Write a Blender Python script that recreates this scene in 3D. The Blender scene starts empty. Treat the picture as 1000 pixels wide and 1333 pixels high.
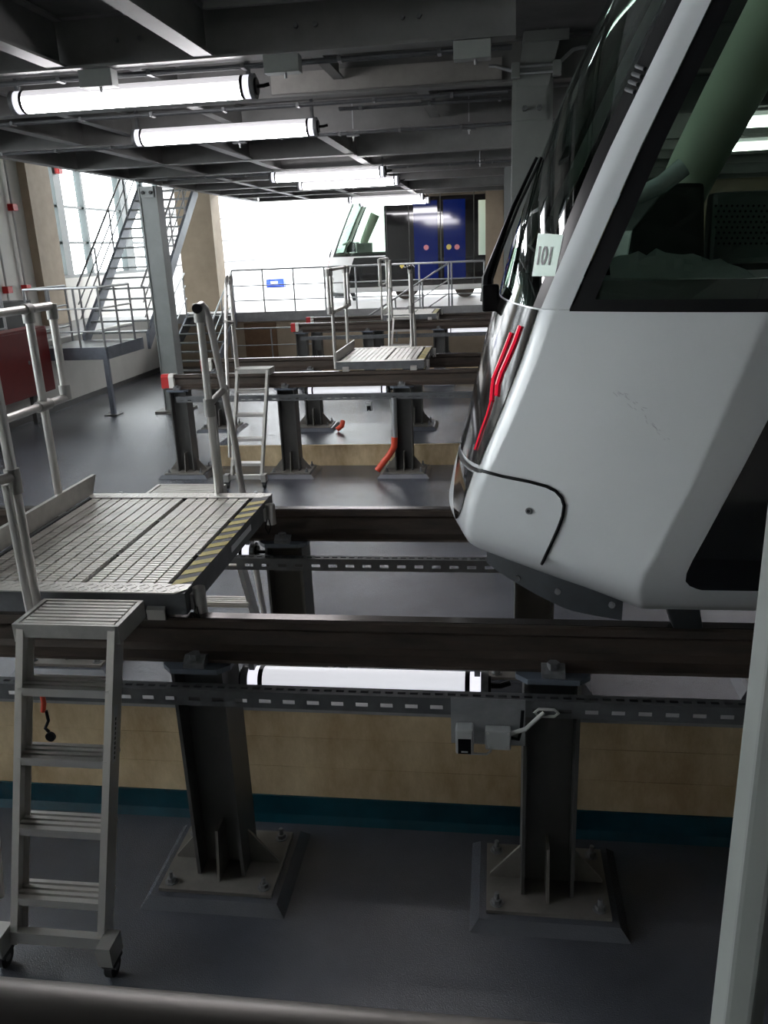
import bpy, bmesh, math, random
import numpy as np
from mathutils import Vector, Matrix
random.seed(7)
SC = bpy.context.scene
COL = SC.collection
# ------------------------------------------------------------------ camera
FPX, PITCH, ROLL, YAW, H = 1059.5055, 0.31415739, -0.0417903, -0.14159592, 2.75
def cam_rows():
    cp, sp, cr, sr, c, s = math.cos(PITCH), math.sin(PITCH), math.cos(ROLL), math.sin(ROLL), math.cos(YAW), math.sin(YAW)
    W = np.array([[1, 0, 0], [0, cp, -sp], [0, sp, cp]]) @ np.array([[c, -s, 0], [s, c, 0], [0, 0, 1.]])
    Cm = np.array([W[0], -W[2], W[1]])
    return np.array([[cr, -sr, 0], [sr, cr, 0], [0, 0, 1]]) @ Cm
CR = cam_rows()
cd = bpy.data.cameras.new('camera'); cam = bpy.data.objects.new('camera', cd); COL.objects.link(cam)
cd.sensor_fit = 'VERTICAL'; cd.sensor_height = 36.0; cd.sensor_width = 27.0; cd.lens = FPX / 1333 * 36
cd.clip_start = 0.05; cd.clip_end = 300
r_, d_, f_ = CR
cam.matrix_world = Matrix(((r_[0], -d_[0], -f_[0], 0), (r_[1], -d_[1], -f_[1], 0), (r_[2], -d_[2], -f_[2], H), (0, 0, 0, 1)))
SC.camera = cam
# ------------------------------------------------------------------ world, exposure
w = bpy.data.worlds.new('sky'); SC.world = w; w.use_nodes = True
bg = w.node_tree.nodes['Background']; bg.inputs[0].default_value = (0.93, 0.97, 1.0, 1); bg.inputs[1].default_value = 6.5
SC.view_settings.view_transform = 'Standard'; SC.view_settings.look = 'None'
SC.view_settings.gamma = 1.0; SC.view_settings.use_curve_mapping = False
SC.view_settings.exposure = 0.72
# ------------------------------------------------------------------ materials
MATS = {}
def mat(name, col, rough=.5, metal=0., var=0., vscale=6., bump=0., bscale=40., col2=None, emit=None, estr=0., coat=0., spec=None, stretch=(1, 1, 1), rvar=0.):
    m = bpy.data.materials.new(name); m.use_nodes = True; nt = m.node_tree; N = nt.nodes; L = nt.links
    b = N['Principled BSDF']
    b.inputs['Base Color'].default_value = (*col, 1); b.inputs['Roughness'].default_value = rough; b.inputs['Metallic'].default_value = metal
    if spec is not None: b.inputs['Specular IOR Level'].default_value = spec
    if coat: b.inputs['Coat Weight'].default_value = coat; b.inputs['Coat Roughness'].default_value = .05
    if emit: b.inputs['Emission Color'].default_value = (*emit, 1); b.inputs['Emission Strength'].default_value = estr
    if var or bump or col2 or rvar:
        tc = N.new('ShaderNodeTexCoord'); mp = N.new('ShaderNodeMapping'); L.new(tc.outputs['Object'], mp.inputs[0]); mp.inputs['Scale'].default_value = stretch
        n = N.new('ShaderNodeTexNoise'); n.inputs['Scale'].default_value = vscale; n.inputs['Detail'].default_value = 6; n.inputs['Roughness'].default_value = .65
        L.new(mp.outputs[0], n.inputs[0])
        if var or col2:
            rp = N.new('ShaderNodeValToRGB'); rp.color_ramp.elements[0].position = .33; rp.color_ramp.elements[1].position = .7
            c2 = col2 if col2 else tuple(min(1, c * (1 + var)) for c in col); c1 = col if col2 else tuple(c * (1 - var) for c in col)
            rp.color_ramp.elements[0].color = (*c1, 1); rp.color_ramp.elements[1].color = (*c2, 1)
            L.new(n.outputs[0], rp.inputs[0]); L.new(rp.outputs[0], b.inputs['Base Color'])
        if rvar:
            mr = N.new('ShaderNodeMapRange'); mr.inputs[3].default_value = max(.02, rough - rvar); mr.inputs[4].default_value = rough + rvar
            L.new(n.outputs[0], mr.inputs[0]); L.new(mr.outputs[0], b.inputs['Roughness'])
        if bump:
            n2 = N.new('ShaderNodeTexNoise'); n2.inputs['Scale'].default_value = bscale; n2.inputs['Detail'].default_value = 3; L.new(mp.outputs[0], n2.inputs[0])
            bp = N.new('ShaderNodeBump'); bp.inputs['Strength'].default_value = bump; bp.inputs['Distance'].default_value = .01
            L.new(n2.outputs[0], bp.inputs['Height']); L.new(bp.outputs[0], b.inputs['Normal'])
    MATS[name] = m
    return m
def glassmat(name, tint, rough=.01, ior=1.5):
    m = bpy.data.materials.new(name); m.use_nodes = True; nt = m.node_tree; N = nt.nodes; L = nt.links
    N.remove(N['Principled BSDF']); o = N['Material Output']
    t = N.new('ShaderNodeBsdfTransparent'); t.inputs[0].default_value = (*tint, 1)
    g = N.new('ShaderNodeBsdfGlossy'); g.inputs['Roughness'].default_value = rough; g.inputs[0].default_value = (.9, .95, .93, 1)
    lw = N.new('ShaderNodeLayerWeight'); lw.inputs[0].default_value = .5
    pw = N.new('ShaderNodeMath'); pw.operation = 'POWER'; pw.inputs[1].default_value = 5.; L.new(lw.outputs['Facing'], pw.inputs[0])
    ma = N.new('ShaderNodeMath'); ma.operation = 'MULTIPLY_ADD'; f0 = ((ior - 1) / (ior + 1)) ** 2; ma.inputs[1].default_value = 1 - f0; ma.inputs[2].default_value = f0; L.new(pw.outputs[0], ma.inputs[0])
    mx = N.new('ShaderNodeMixShader'); L.new(ma.outputs[0], mx.inputs[0]); L.new(t.outputs[0], mx.inputs[1]); L.new(g.outputs[0], mx.inputs[2]); L.new(mx.outputs[0], o.inputs[0])
    MATS[name] = m
mat('epoxy', (.080, .086, .102), .15, var=.16, vscale=1.3, bump=.30, bscale=190, rvar=.05, spec=.9)
mat('concrete', (.44, .315, .17), .75, col2=(.76, .61, .39), vscale=2.6, bump=.35, bscale=30, stretch=(1.6, 1, .8))
mat('coping', (.30, .30, .30), .5, var=.15, bump=.2)
mat('teal', (.004, .045, .065), .25, var=.2, bump=.1)
mat('railsteel', (.055, .046, .040), .42, metal=.35, col2=(.10, .075, .06), vscale=14, bump=.12, bscale=60, stretch=(.25, 1, 1))
mat('railhead', (.10, .09, .085), .22, metal=.8, var=.3, vscale=10, stretch=(.2, 1, 1))
mat('postgrey', (.068, .068, .065), .45, var=.15, vscale=4, bump=.06, bscale=60)
mat('plategrey', (.15, .14, .125), .5, var=.2, vscale=6, bump=.1)
mat('capblue', (.11, .13, .16), .4, var=.12)
mat('castgrey', (.17, .175, .18), .5, var=.3, vscale=20, metal=.3)
mat('galv', (.42, .43, .44), .38, metal=.75, var=.14, vscale=9, bump=.05)
mat('galvdull', (.13, .135, .14), .5, metal=.4, var=.2, vscale=9)
mat('alu', (.66, .64, .61), .36, metal=.85)
mat('aludull', (.50, .49, .46), .42, metal=.7, var=.12, vscale=10)
mat('grating', (.68, .66, .62), .36, metal=.7, var=.1, vscale=5)
mat('fitting', (.38, .37, .35), .5, metal=.6, var=.1)
mat('black', (.006, .006, .007), .35, spec=.2)
mat('rubber', (.012, .012, .012), .6)
mat('blackgloss', (.006, .006, .007), .06, coat=.4)
mat('nosegloss', (.012, .011, .011), .08, spec=.06)
mat('trampaint', (.80, .82, .83), .22, coat=.35, var=.02, vscale=2)
mat('skirt', (.022, .026, .03), .42, var=.3, bump=.1)
mat('redlens', (.25, .005, .012), .15, emit=(1, .02, .06), estr=.35)
mat('redpaint', (.16, .010, .010), .35, var=.08)
mat('darktube', (.20, .18, .165), .38, metal=.6, var=.1, stretch=(.2, 1, 1))
mat('redtape', (.5, .02, .02), .5); mat('whitetape', (.75, .73, .68), .5)
mat('orange', (.65, .07, .03), .4)
mat('beam', (.165, .165, .16), .5, var=.13, vscale=4, bump=.05)
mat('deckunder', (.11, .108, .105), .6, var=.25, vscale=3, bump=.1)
mat('litweb', (.30, .29, .27), .5, var=.12, vscale=6)  # paler beam grey, painted for the lit beam web
mat('colgreen', (.26, .275, .26), .45, var=.1, vscale=3)
mat('pillargrey', (.21, .225, .22), .45, var=.1, vscale=3)
mat('stairsteel', (.20, .22, .26), .4, metal=.3, var=.15)
mat('tread', (.22, .23, .23), .45, metal=.4, var=.2, vscale=20)
mat('wallwhite', (.62, .61, .57), .6, var=.05, vscale=2)
mat('wallpanel', (.80, .80, .80), .5, var=.03, vscale=1)
mat('tan', (.36, .29, .21), .7, var=.1, vscale=3)
mat('frame', (.035, .05, .05), .4, var=.1)
mat('farfloor', (.74, .74, .74), .35, var=.04)
mat('roof', (.24, .24, .24), .7, var=.1)
mat('seam', (.10, .10, .10), .6)
mat('yellow', (.55, .45, .10), .5, var=.15); mat('hazblack', (.03, .028, .025), .5)
mat('plastic', (.50, .50, .48), .45); mat('greybox', (.42, .43, .43), .4)
mat('label', (.65, .66, .68), .4); mat('ink', (.02, .02, .025), .5)
mat('stickergreen', (.62, .78, .68), .5)
mat('bluelit', (.002, .008, .07), .06, emit=(.0, .03, .45), estr=.03)  # faint blue glow put into the door glass
mat('bluecrate', (.02, .07, .55), .4)
mat('pinksticker', (.55, .2, .22), .5)
mat('wrap', (.80, .88, .86), .2, bump=.25, bscale=18, spec=.8)
mat('dashboard', (.020, .022, .022), .45); mat('cabgrey', (.20, .23, .22), .5)
mat('cabgreen', (.66, .68, .55), .4)
mat('cabfabric', (.06, .075, .072), .6)
mat('brown', (.16, .09, .045), .6, var=.15)
mt = mat('tube', (.8, .78, .85), .3, emit=(1.0, .97, 1.0), estr=20.0)
# reflector inside the upper half of the tube: less light leaves upwards
_nt = mt.node_tree; _tc = _nt.nodes.new('ShaderNodeTexCoord'); _sx = _nt.nodes.new('ShaderNodeSeparateXYZ'); _mr = _nt.nodes.new('ShaderNodeMapRange')
_mr.inputs[1].default_value = -.03; _mr.inputs[2].default_value = .028; _mr.inputs[3].default_value = 21.0; _mr.inputs[4].default_value = .38
_nt.links.new(_tc.outputs['Object'], _sx.inputs[0]); _nt.links.new(_sx.outputs['Z'], _mr.inputs[0]); _nt.links.new(_mr.outputs[0], _nt.nodes['Principled BSDF'].inputs['Emission Strength'])
mat('tubelow', (.85, .86, .9), .3, emit=(.93, .94, 1.0), estr=.42)
mat('tubeglass', (.75, .75, .78), .15, emit=(.9, .9, 1.0), estr=.6)
mat('bluesky', (.3, .4, .5), .4)
glassmat('pane', (.95, .97, .97)); glassmat('tramglass', (.60, .69, .62)); glassmat('frontglass', (.32, .41, .37), ior=1.6)
# ------------------------------------------------------------------ helpers
ORG = {}
def V(*a): return Vector(a)
class MB:
    def __init__(s): s.v = []; s.f = []
    def add(s, vs, fs):
        o = len(s.v); s.v += [tuple(p) for p in vs]; s.f += [tuple(i + o for i in q) for q in fs]; return s
    def box(s, x0, x1, y0, y1, z0, z1):
        return s.add([(x0, y0, z0), (x1, y0, z0), (x1, y1, z0), (x0, y1, z0), (x0, y0, z1), (x1, y0, z1), (x1, y1, z1), (x0, y1, z1)],
                     [(0, 3, 2, 1), (4, 5, 6, 7), (0, 1, 5, 4), (1, 2, 6, 5), (2, 3, 7, 6), (3, 0, 4, 7)])
    def bar(s, p, q, wd, ht, up=(0, 0, 1)):
        p = Vector(p); q = Vector(q); d = (q - p).normalized(); u = Vector(up)
        if abs(d.dot(u)) > .99: u = Vector((0, 1, 0))
        sd = d.cross(u).normalized() * wd / 2; u = sd.cross(d).normalized() * ht / 2
        vs = [p - sd - u, p + sd - u, p + sd + u, p - sd + u, q - sd - u, q + sd - u, q + sd + u, q - sd + u]
        return s.add(vs, [(0, 3, 2, 1), (4, 5, 6, 7), (0, 1, 5, 4), (1, 2, 6, 5), (2, 3, 7, 6), (3, 0, 4, 7)])
    def prism(s, poly, axis, a, b):
        n = len(poly)
        def pt(p, t): return {'x': (t, p[0], p[1]), 'y': (p[0], t, p[1]), 'z': (p[0], p[1], t)}[axis]
        return s.add([pt(p, a) for p in poly] + [pt(p, b) for p in poly],
                     [tuple(range(n))[::-1], tuple(range(n, 2 * n))] + [(i, (i + 1) % n, n + (i + 1) % n, n + i) for i in range(n)])
    def tube(s, pts, r, n=10, cap=True):
        P = [Vector(p) for p in pts]; rs = r if isinstance(r, (list, tuple)) else [r] * len(P)
        rings = []; ref = None
        for i, p in enumerate(P):
            d = (P[min(i + 1, len(P) - 1)] - P[max(i - 1, 0)]).normalized()
            if ref is None: ref = Vector((0, 0, 1)) if abs(d.z) < .9 else Vector((1, 0, 0))
            a = d.cross(ref).normalized(); b = a.cross(d).normalized(); ref = b
            rings.append([p + (a * math.cos(t) + b * math.sin(t)) * rs[i] for t in [2 * math.pi * k / n for k in range(n)]])
        o = len(s.v); s.v += [tuple(p) for R in rings for p in R]
        for i in range(len(P) - 1):
            for k in range(n): s.f.append((o + i * n + k, o + i * n + (k + 1) % n, o + (i + 1) * n + (k + 1) % n, o + (i + 1) * n + k))
        if cap: s.f.append(tuple(o + k for k in range(n))[::-1]); s.f.append(tuple(o + (len(P) - 1) * n + k for k in range(n)))
        return s
    def grid(s, rows):
        nu = len(rows[0]); o = len(s.v); s.v += [tuple(p) for R in rows for p in R]
        for i in range(len(rows) - 1):
            for k in range(nu - 1): s.f.append((o + i * nu + k, o + i * nu + k + 1, o + (i + 1) * nu + k + 1, o + (i + 1) * nu + k))
        return s
    def build(s, name, m, parent=None, smooth=None, bevel=0, fix=True):
        o3 = ORG.get(parent.name, Vector((0, 0, 0))) if parent else Vector((0, 0, 0))
        me = bpy.data.meshes.new(name); me.from_pydata([tuple(Vector(p) - o3) for p in s.v], [], s.f); me.update()
        if fix:
            bm = bmesh.new(); bm.from_mesh(me); bmesh.ops.recalc_face_normals(bm, faces=bm.faces)
            if bevel: bmesh.ops.bevel(bm, geom=list(bm.edges), offset=bevel, segments=2, affect='EDGES', profile=.6)
            bm.to_mesh(me); bm.free()
        me.materials.append(MATS[m])
        ob = bpy.data.objects.new(name, me); COL.objects.link(ob)
        if parent: ob.parent = parent; ORG[ob.name] = o3
        if smooth is not None:
            me.polygons.foreach_set('use_smooth', [True] * len(me.polygons))
            try: me.set_sharp_from_angle(angle=math.radians(smooth))
            except Exception: pass
        return ob
def tag(o, label=None, cat=None, group=None, kind=None):
    for k, v in (('label', label), ('category', cat), ('group', group), ('kind', kind)):
        if v: o[k] = v
    return o
def thing(name, loc, label, cat, group=None):
    o = bpy.data.objects.new(name, None); COL.objects.link(o); o.location = loc; o.empty_display_size = .1
    ORG[o.name] = Vector(loc); return tag(o, label, cat, group)
def copy_tree(o, loc=None, rz=None, label=None, parent=None, skip=()):
    c = o.copy(); COL.objects.link(c); c.parent = parent
    if loc is not None: c.location = loc
    if rz is not None: c.rotation_euler = (0, 0, rz)
    if label: c['label'] = label
    for ch in list(o.children):
        if ch.name.split('.')[0] not in skip: copy_tree(ch, parent=c, skip=skip)
    return c
def struct(o): o['kind'] = 'structure'; return o
def arc(c, a, b, r, t0, t1, n=6):   # points on an arc in plane spanned by unit vectors a,b
    c, a, b = Vector(c), Vector(a), Vector(b)
    return [c + (a * math.cos(t) + b * math.sin(t)) * r for t in [t0 + (t1 - t0) * i / n for i in range(n + 1)]]
def S3(x0, x1, y0, y1, z0, z1): return MB().box(x0, x1, y0, y1, z0, z1)
# ------------------------------------------------------------------ setting
TY = [2.985, 9.985, 16.985]; GA = 1.475; RZ = 1.31; RF = .28
struct(S3(-8.4, 14, -4, 20.5, -.2, 0).build('floor', 'epoxy'))
for k, ty in enumerate(TY):
    o = struct(S3(-3.75, 14, ty + .42, ty + GA + .29, 0, RF).build('floor_raised', 'epoxy'))
    hh = .625 if k == 0 else RF
    wl = struct(S3(-3.75, 14, ty + .385, ty + .42 + (.05 if k == 0 else 0), 0, hh).build('wall_pit_upstand', 'concrete'))
    if k == 0: S3(-3.75, 14, ty + .375, ty + .48, hh, hh + .028).build('coping', 'coping', wl)
    if k == 0:
        for z in (.30, .47): S3(-3.75, 14, ty + .3815, ty + .386, z, z + .008).build('formwork_ridge', 'concrete', wl)
    if k == 0:
        MB().prism([(ty + .34, 0), (ty + .386, 0), (ty + .386, .135), (ty + .374, .135), (ty + .366, .035)], 'x', -3.75, 14).build('coved_base', 'teal', wl)
struct(S3(-8.6, -8.4, -4, 20.5, -.2, 1.31).build('wall_left_low', 'wallwhite'))
struct(MB().box(-8.4, -8.36, -4, 20.5, 0, .1).build('baseboard_left', 'postgrey'))
struct(S3(-10.5, -8.6, -4, 20.5, 1.2, 1.31).build('floor_walkway', 'coping'))
struct(S3(-10.5, 14, 20.5, 52, 1.1, 1.31).build('floor_platform', 'farfloor'))
wr = struct(S3(-8.4, 14, 20.5, 20.7, -.2, 1.1).build('wall_retaining', 'tan'))
S3(-6.31, -5.47, 20.47, 20.5, .2, 1.06).build('niche_panel', 'brown', wr)
S3(-8.4, 14, 20.42, 20.5, 1.1, 1.33).build('kerb', 'coping', wr)
# left wall with windows
wl = struct(MB().box(-10.8, -10.5, -4, -2, 1.2, 9).box(-10.8, -10.5, -2, 18.3, 1.2, 2.33).box(-10.8, -10.5, -2, 18.3, 6.6, 9)
            .box(-10.8, -10.5, 12.2, 18.3, 2.33, 6.6).box(-10.8, -10.5, 19.3, 26.5, 1.2, 2.33).box(-10.8, -10.5, 19.3, 26.5, 6.6, 9).build('wall_left', 'wallwhite'))
struct(S3(-10.8, -10.3, 18.3, 19.3, 1.31, 9).build('wall_left_pier', 'tan'))
def window(idx, y0, y1, z0, z1, ms, zs):
    wi = struct(MB().box(-10.72, -10.58, y0, y0 + .08, z0, z1).box(-10.72, -10.58, y1 - .08, y1, z0, z1).box(-10.72, -10.58, y0, y1, z0, z0 + .08).box(-10.72, -10.58, y0, y1, z1 - .08, z1).build('window_%d' % idx, 'frame'))
    for m, wd in ms: S3(-10.70, -10.52, m - wd / 2, m + wd / 2, z0 + .08, z1 - .08).build('mullion', 'frame', wi)
    ys = [y0 + .08] + [m for m, _ in ms] + [y1 - .08]; zz = [z0 + .08] + list(zs) + [z1 - .08]
    for z in zs: S3(-10.68, -10.56, y0 + .08, y1 - .08, z - .03, z + .03).build('transom', 'frame', wi)
    for i in range(len(ys) - 1):
        for j in range(len(zz) - 1):
            MB().add([(-10.64, ys[i], zz[j]), (-10.64, ys[i + 1], zz[j]), (-10.64, ys[i + 1], zz[j + 1]), (-10.64, ys[i], zz[j + 1])], [(0, 1, 2, 3)]).build('pane', 'pane', wi, fix=False)
window(1, 19.3, 26.5, 2.33, 6.6, [(20.05, .34), (21.3, .1), (23.75, .55), (25.2, .1)], [3.17, 4.02, 4.95, 5.8])
window(2, -2, 12.2, 2.33, 6.6, [(-.5, .1), (1.2, .3), (2.9, .1), (4.5, .3), (6.1, .3), (7.6, .1), (9.1, .3), (10.6, .1)], [3.17, 4.02, 4.95, 5.8])
# far hall behind the piers
struct(S3(-8.16, -7.22, 21.5, 22.2, 1.31, 9).build('wall_pier_left', 'tan'))
struct(S3(-.23, .2, 21.5, 22.2, 1.31, 9).build('wall_pier_right', 'tan'))
struct(S3(.2, 14, 21.6, 22.0, 1.31, 9).build('wall_far', 'tan'))
struct(S3(-7.22, -.23, 21.6, 22.1, 4.25, 9).build('wall_far_header', 'tan'))
fl = struct(S3(-10.8, -10.5, 26.5, 52, 1.2, 9).build('wall_far_left', 'wallpanel'))
for z in (2.45, 3.25, 4.05, 4.85): S3(-10.5, -10.46, 26.5, 52, z - .03, z + .03).build('panel_joint', 'seam', fl)
struct(S3(-10.8, 14, 52, 52.3, 1.2, 9).build('wall_far_end', 'wallpanel'))
struct(S3(14, 14.3, -4, 52, -.2, 9).build('wall_right', 'wallwhite'))
struct(S3(-10.8, 14.3, -4.3, -4, -.2, 9).build('wall_back', 'wallwhite'))
rf = struct(S3(-10.8, 14.3, -4.3, 28.5, 9, 9.2).build('ceiling_roof', 'roof'))  # stretched over the far hall, unseen, to shade the distant tram
# ------------------------------------------------------------------ rail posts
def hexp(r, cx=0, cy=0, n=6): return [(cx + r * math.cos(2 * math.pi * i / n), cy + r * math.sin(2 * math.pi * i / n)) for i in range(n)]
def make_post(h, label, loc):
    t = thing('rail_post', loc, label, 'rail post', 'steel posts carrying the rails')
    L = Vector(loc)
    def B(): return MBL(L)
    p = MBL(L)
    a = [(-.33, -.27), (.33, -.27), (.33, .27), (-.33, .27)]; b = [(-.29, -.235), (.29, -.235), (.29, .235), (-.29, .235)]
    p.add([(*q, 0) for q in a] + [(*q, .045) for q in b], [(0, 3, 2, 1), (4, 5, 6, 7)] + [(i, (i + 1) % 4, 4 + (i + 1) % 4, 4 + i) for i in range(4)]).build('grout_pad', 'epoxy', t)
    B().box(-.26, .26, -.205, .205, .045, .062).build('base_plate', 'plategrey', t)
    z0, z1 = .062, h - .03
    B().box(-.111, -.096, -.105, .105, z0, z1).box(.096, .111, -.105, .105, z0, z1).box(-.096, .096, -.006, .006, z0, z1).build('column', 'postgrey', t, bevel=0)
    for sx in (-1, 1):
        B().prism([(sx * .111, .062), (sx * .245, .062), (sx * .245, .075), (sx * .111, .235)], 'y', -.006, .006).build('gusset', 'plategrey', t)
    for sy in (-1, 1):
        B().prism([(sy * .006, .062), (sy * .15, .062), (sy * .14, .08), (sy * .10, .30), (sy * .006, .30)], 'x', -.006, .006).build('gusset', 'plategrey', t)
    for sx in (-1, 1):
        for sy in (-1, 1):
            bo = B().prism(hexp(.02, sx * .215, sy * .16), 'z', .066, .084).tube([(sx * .215, sy * .16, .06), (sx * .215, sy * .16, .115)], .010, 8).build('anchor_bolt', 'castgrey', t)
            B().prism(hexp(.03, sx * .215, sy * .16, 10), 'z', .062, .066).build('washer', 'castgrey', bo)
    cp = [(-.145, .11), (-.145, -.09), (-.10, -.135), (.10, -.135), (.145, -.09), (.145, .11)]
    B().box(-.115, .115, -.10, .10, z1, h - .022).prism(cp, 'z', h - .022, h).build('cap_plate', 'capblue', t)
    for sy in (-1, 1):
        cl = B().prism([(sy * .074, h), (sy * .125, h), (sy * .125, h + .02), (sy * .09, h + .045), (sy * .06, h + .035), (sy * .06, h + .025), (sy * .074, h + .022)], 'x', -.045, .045).build('rail_clip', 'castgrey', t)
        B().prism(hexp(.024, 0, sy * .098), 'z', h + .03, h + .058).build('clip_nut', 'castgrey', cl)
    return t
class MBL(MB):
    def __init__(s, L): super().__init__(); s.L = L
    def build(s, *a, **k):
        s.v = [tuple(Vector(p) + s.L) for p in s.v]; return super().build(*a, **k)
PX = [.23, -1.228, -2.69, -4.10]
names = {(.23, 0, 0): 'dark steel rail post in the foreground, right, under the two small socket boxes',
         (-1.228, 0, 0): 'dark steel rail post in the foreground, left, beside the aluminium step ladder'}
front = make_post(RZ - .18, names[(.23, 0, 0)], (.23, TY[0], 0))
rear = None
ordn = ['fourth from the red rail ends', 'third from the red rail ends', 'second from the red rail ends', 'nearest to the red rail ends']
for k in range(3):
    for j in range(2):
        for i, x in enumerate(PX + ([1.69] if (k, j) == (0, 1) else [])):
            if (k, j, i) in ((0, 0, 0), (0, 0, 3), (0, 1, 3), (0, 0, 2)): continue
            xx = x + (.10 if k else 0)
            trk = ['foreground track', 'middle track', 'farthest track'][k]; row = ['front', 'rear'][j]
            lb = names.get((x, k, j)) or 'steel rail post, %s row of %s, %s' % (row, trk, ordn[i] if i < 4 else 'beneath the tram at right')
            loc = (xx, TY[k] + j * GA, RF if j else 0)
            if j == 0: copy_tree(front, loc, label=lb)
            elif rear is None: rear = make_post(RZ - .18 - RF, lb, loc)
            else: copy_tree(rear, loc, label=lb)
# ------------------------------------------------------------------ rails
def rail_profile():
    r = [(-.075, -.18), (.075, -.18), (.075, -.166), (.03, -.148), (.010, -.125), (.009, -.06), (.016, -.046), (.036, -.038), (.036, -.008), (.028, 0)]
    return r + [(-a, b) for a, b in r[::-1] if True][0:0] + [(-.028, 0), (-.036, -.008), (-.036, -.038), (-.016, -.046), (-.009, -.06), (-.010, -.125), (-.03, -.148), (-.075, -.166)]
rname = [['front rail of the foreground track, the thick dark rail crossing the whole picture', 'rear rail of the foreground track, behind the grating platform'],
         ['front rail of the middle track with a red and white end stop', 'rear rail of the middle track, half hidden behind the front one'],
         ['front rail of the farthest track with a red and white end', 'rear rail of the farthest track near the retaining wall']]
rail0 = None
for k in range(3):
    for j in range(2):
        loc = (-4.17, TY[k] + j * GA, RZ)
        if rail0 is None:
            rail0 = thing('running_rail', loc, 'brown steel ' + rname[0][0], 'rail', 'steel running rails'); L = Vector(loc)
            MBL(L).prism(rail_profile(), 'x', 0, 14).build('rail_section', 'railsteel', rail0)
            MBL(L).box(.05, 14, -.026, .026, .0005, .0035).build('running_surface', 'railhead', rail0)
            es = MBL(L).prism([(-.06, -.165), (.06, -.165), (.06, -.02), (.035, .012), (-.035, .012), (-.06, -.02)], 'x', -.045, .07).build('end_stop', 'redtape', rail0)
            MBL(L).prism([(-.063, -.168), (.063, -.168), (.063, -.02), (.037, .015), (-.037, .015), (-.063, -.02)], 'x', .055, .12).build('reflective_band', 'whitetape', es)
        else: copy_tree(rail0, loc, label='brown steel ' + rname[k][j])
# ------------------------------------------------------------------ cable trays
tnm = [['running in front of the foreground posts', 'under the rear rail of the foreground track'], ['under the front rail of the middle track', 'under the rear rail of the middle track'], ['under the front rail of the farthest track', 'under the rear rail of the farthest track']]
tr = MB(); tx = 9.0
tr.box(0, tx, 0, .003, 0, .022).box(0, tx, 0, .003, .040, .07)
for i in range(int(tx / .10)): tr.box(i * .10, i * .10 + .05, 0, .003, .022, .040)
tr.box(0, tx, 0, .02, .07, .073).box(0, tx, .036, .058, .07, .073).box(0, tx, .055, .058, .02, .07)
for i in range(int(tx / .05)): tr.box(i * .05, i * .05 + .018, .02, .036, .07, .073)
tr0 = None
for k in range(3):
    for j in range(2):
        lb = 'perforated grey steel cable tray ' + tnm[k][j]; loc = (-4.0, TY[k] + j * GA - .165, .98)
        if tr0 is None: tr0 = tr.build('cable_tray', 'galvdull'); tr0.location = loc; tag(tr0, lb, 'cable tray', 'perforated cable trays')
        else: c = tr0.copy(); COL.objects.link(c); c.location = loc; c['label'] = lb
# ------------------------------------------------------------------ tubular lamps
def make_lamp(length, r, label, loc, m, hang):
    t = thing('tube_lamp', loc, label, 'lamp', 'tubular industrial lamps'); L = Vector(loc); h = length / 2
    MBL(L).tube([(-h + .08, 0, 0), (h - .08, 0, 0)], r, 20).build('glowing_tube', m, t, smooth=40)
    for s in (-1, 1):
        e = MBL(L).tube([(s * (h - .08), 0, 0), (s * (h - .025), 0, 0)], r * 1.0, 20).build('clear_end', 'tubeglass', t, smooth=40)
        MBL(L).tube([(s * (h - .095), 0, 0), (s * (h - .075), 0, 0)], r * 1.03, 20).build('dark_band', 'black', e, smooth=40)
        c = MBL(L).tube([(s * (h - .03), 0, 0), (s * h, 0, 0)], r * 1.08, 20).build('end_cap', 'castgrey', t, smooth=40)
        MBL(L).tube([(s * h, 0, 0), (s * (h + .012), 0, 0)], r * .75, 16).build('cap_plug', 'black', c, smooth=40)
        if hang: MBL(L).box(s * (h - .045) - .012, s * (h - .045) + .012, -.02, .02, r * .9, hang).build('bracket', 'galvdull', t)
    MBL(L).tube([(h + .01, 0, 0), (h + .05, 0, 0), (h + .09, .01, .01)], .012, 8).build('cable', 'black', t, smooth=40)
    return t
wid = 1.73
lamp1 = make_lamp(wid, .072, 'largest bright ceiling tube lamp, nearest, at the top left', (-2.44, 5.86, 3.80), 'tube', .40)
for (x, y, z, lb) in [(-2.44, 7.86, 3.80, 'second bright ceiling tube lamp from the camera, just behind the nearest one'),
                      (-2.44, 12.70, 3.80, 'third bright ceiling tube lamp from the camera, left of the fourth'),
                      (-2.44, 14.50, 3.80, 'fourth bright ceiling tube lamp from the camera, above the far railings'),
                      (-2.44, 19.55, 3.80, 'small ceiling tube lamp in front of the distant tram windscreen'),
                      (-2.44, 21.2, 3.80, 'farthest small ceiling tube lamp, above the distant tram'),
                      (3.2, 9.1, 3.79, 'ceiling tube lamp seen through the side window of the big tram, higher and larger'),
                      (3.55, 11.55, 3.79, 'ceiling tube lamp seen through the side window of the big tram, lower and smaller')]:
    copy_tree(lamp1, (x, y, z), label=lb)
low = make_lamp(1.05, .055, 'white tube lamp under the foreground rail between two posts', (-.548, 3.02, 1.0), 'tubelow', .08)
for (x, y, lb) in [(-1.96, TY[0] + GA + .03, 'white tube lamp end peeking out below the grating platform corner'),
                   (-1.83, TY[1] + .05, 'thin white tube lamp under the front rail of the middle track'),
                   (-.45, TY[2] + .05, 'thin white tube lamp under the farthest track beside the tram nose')]:
    copy_tree(low, (x, y, 1.02 if y < 6 else 1.066), label=lb)
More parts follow.
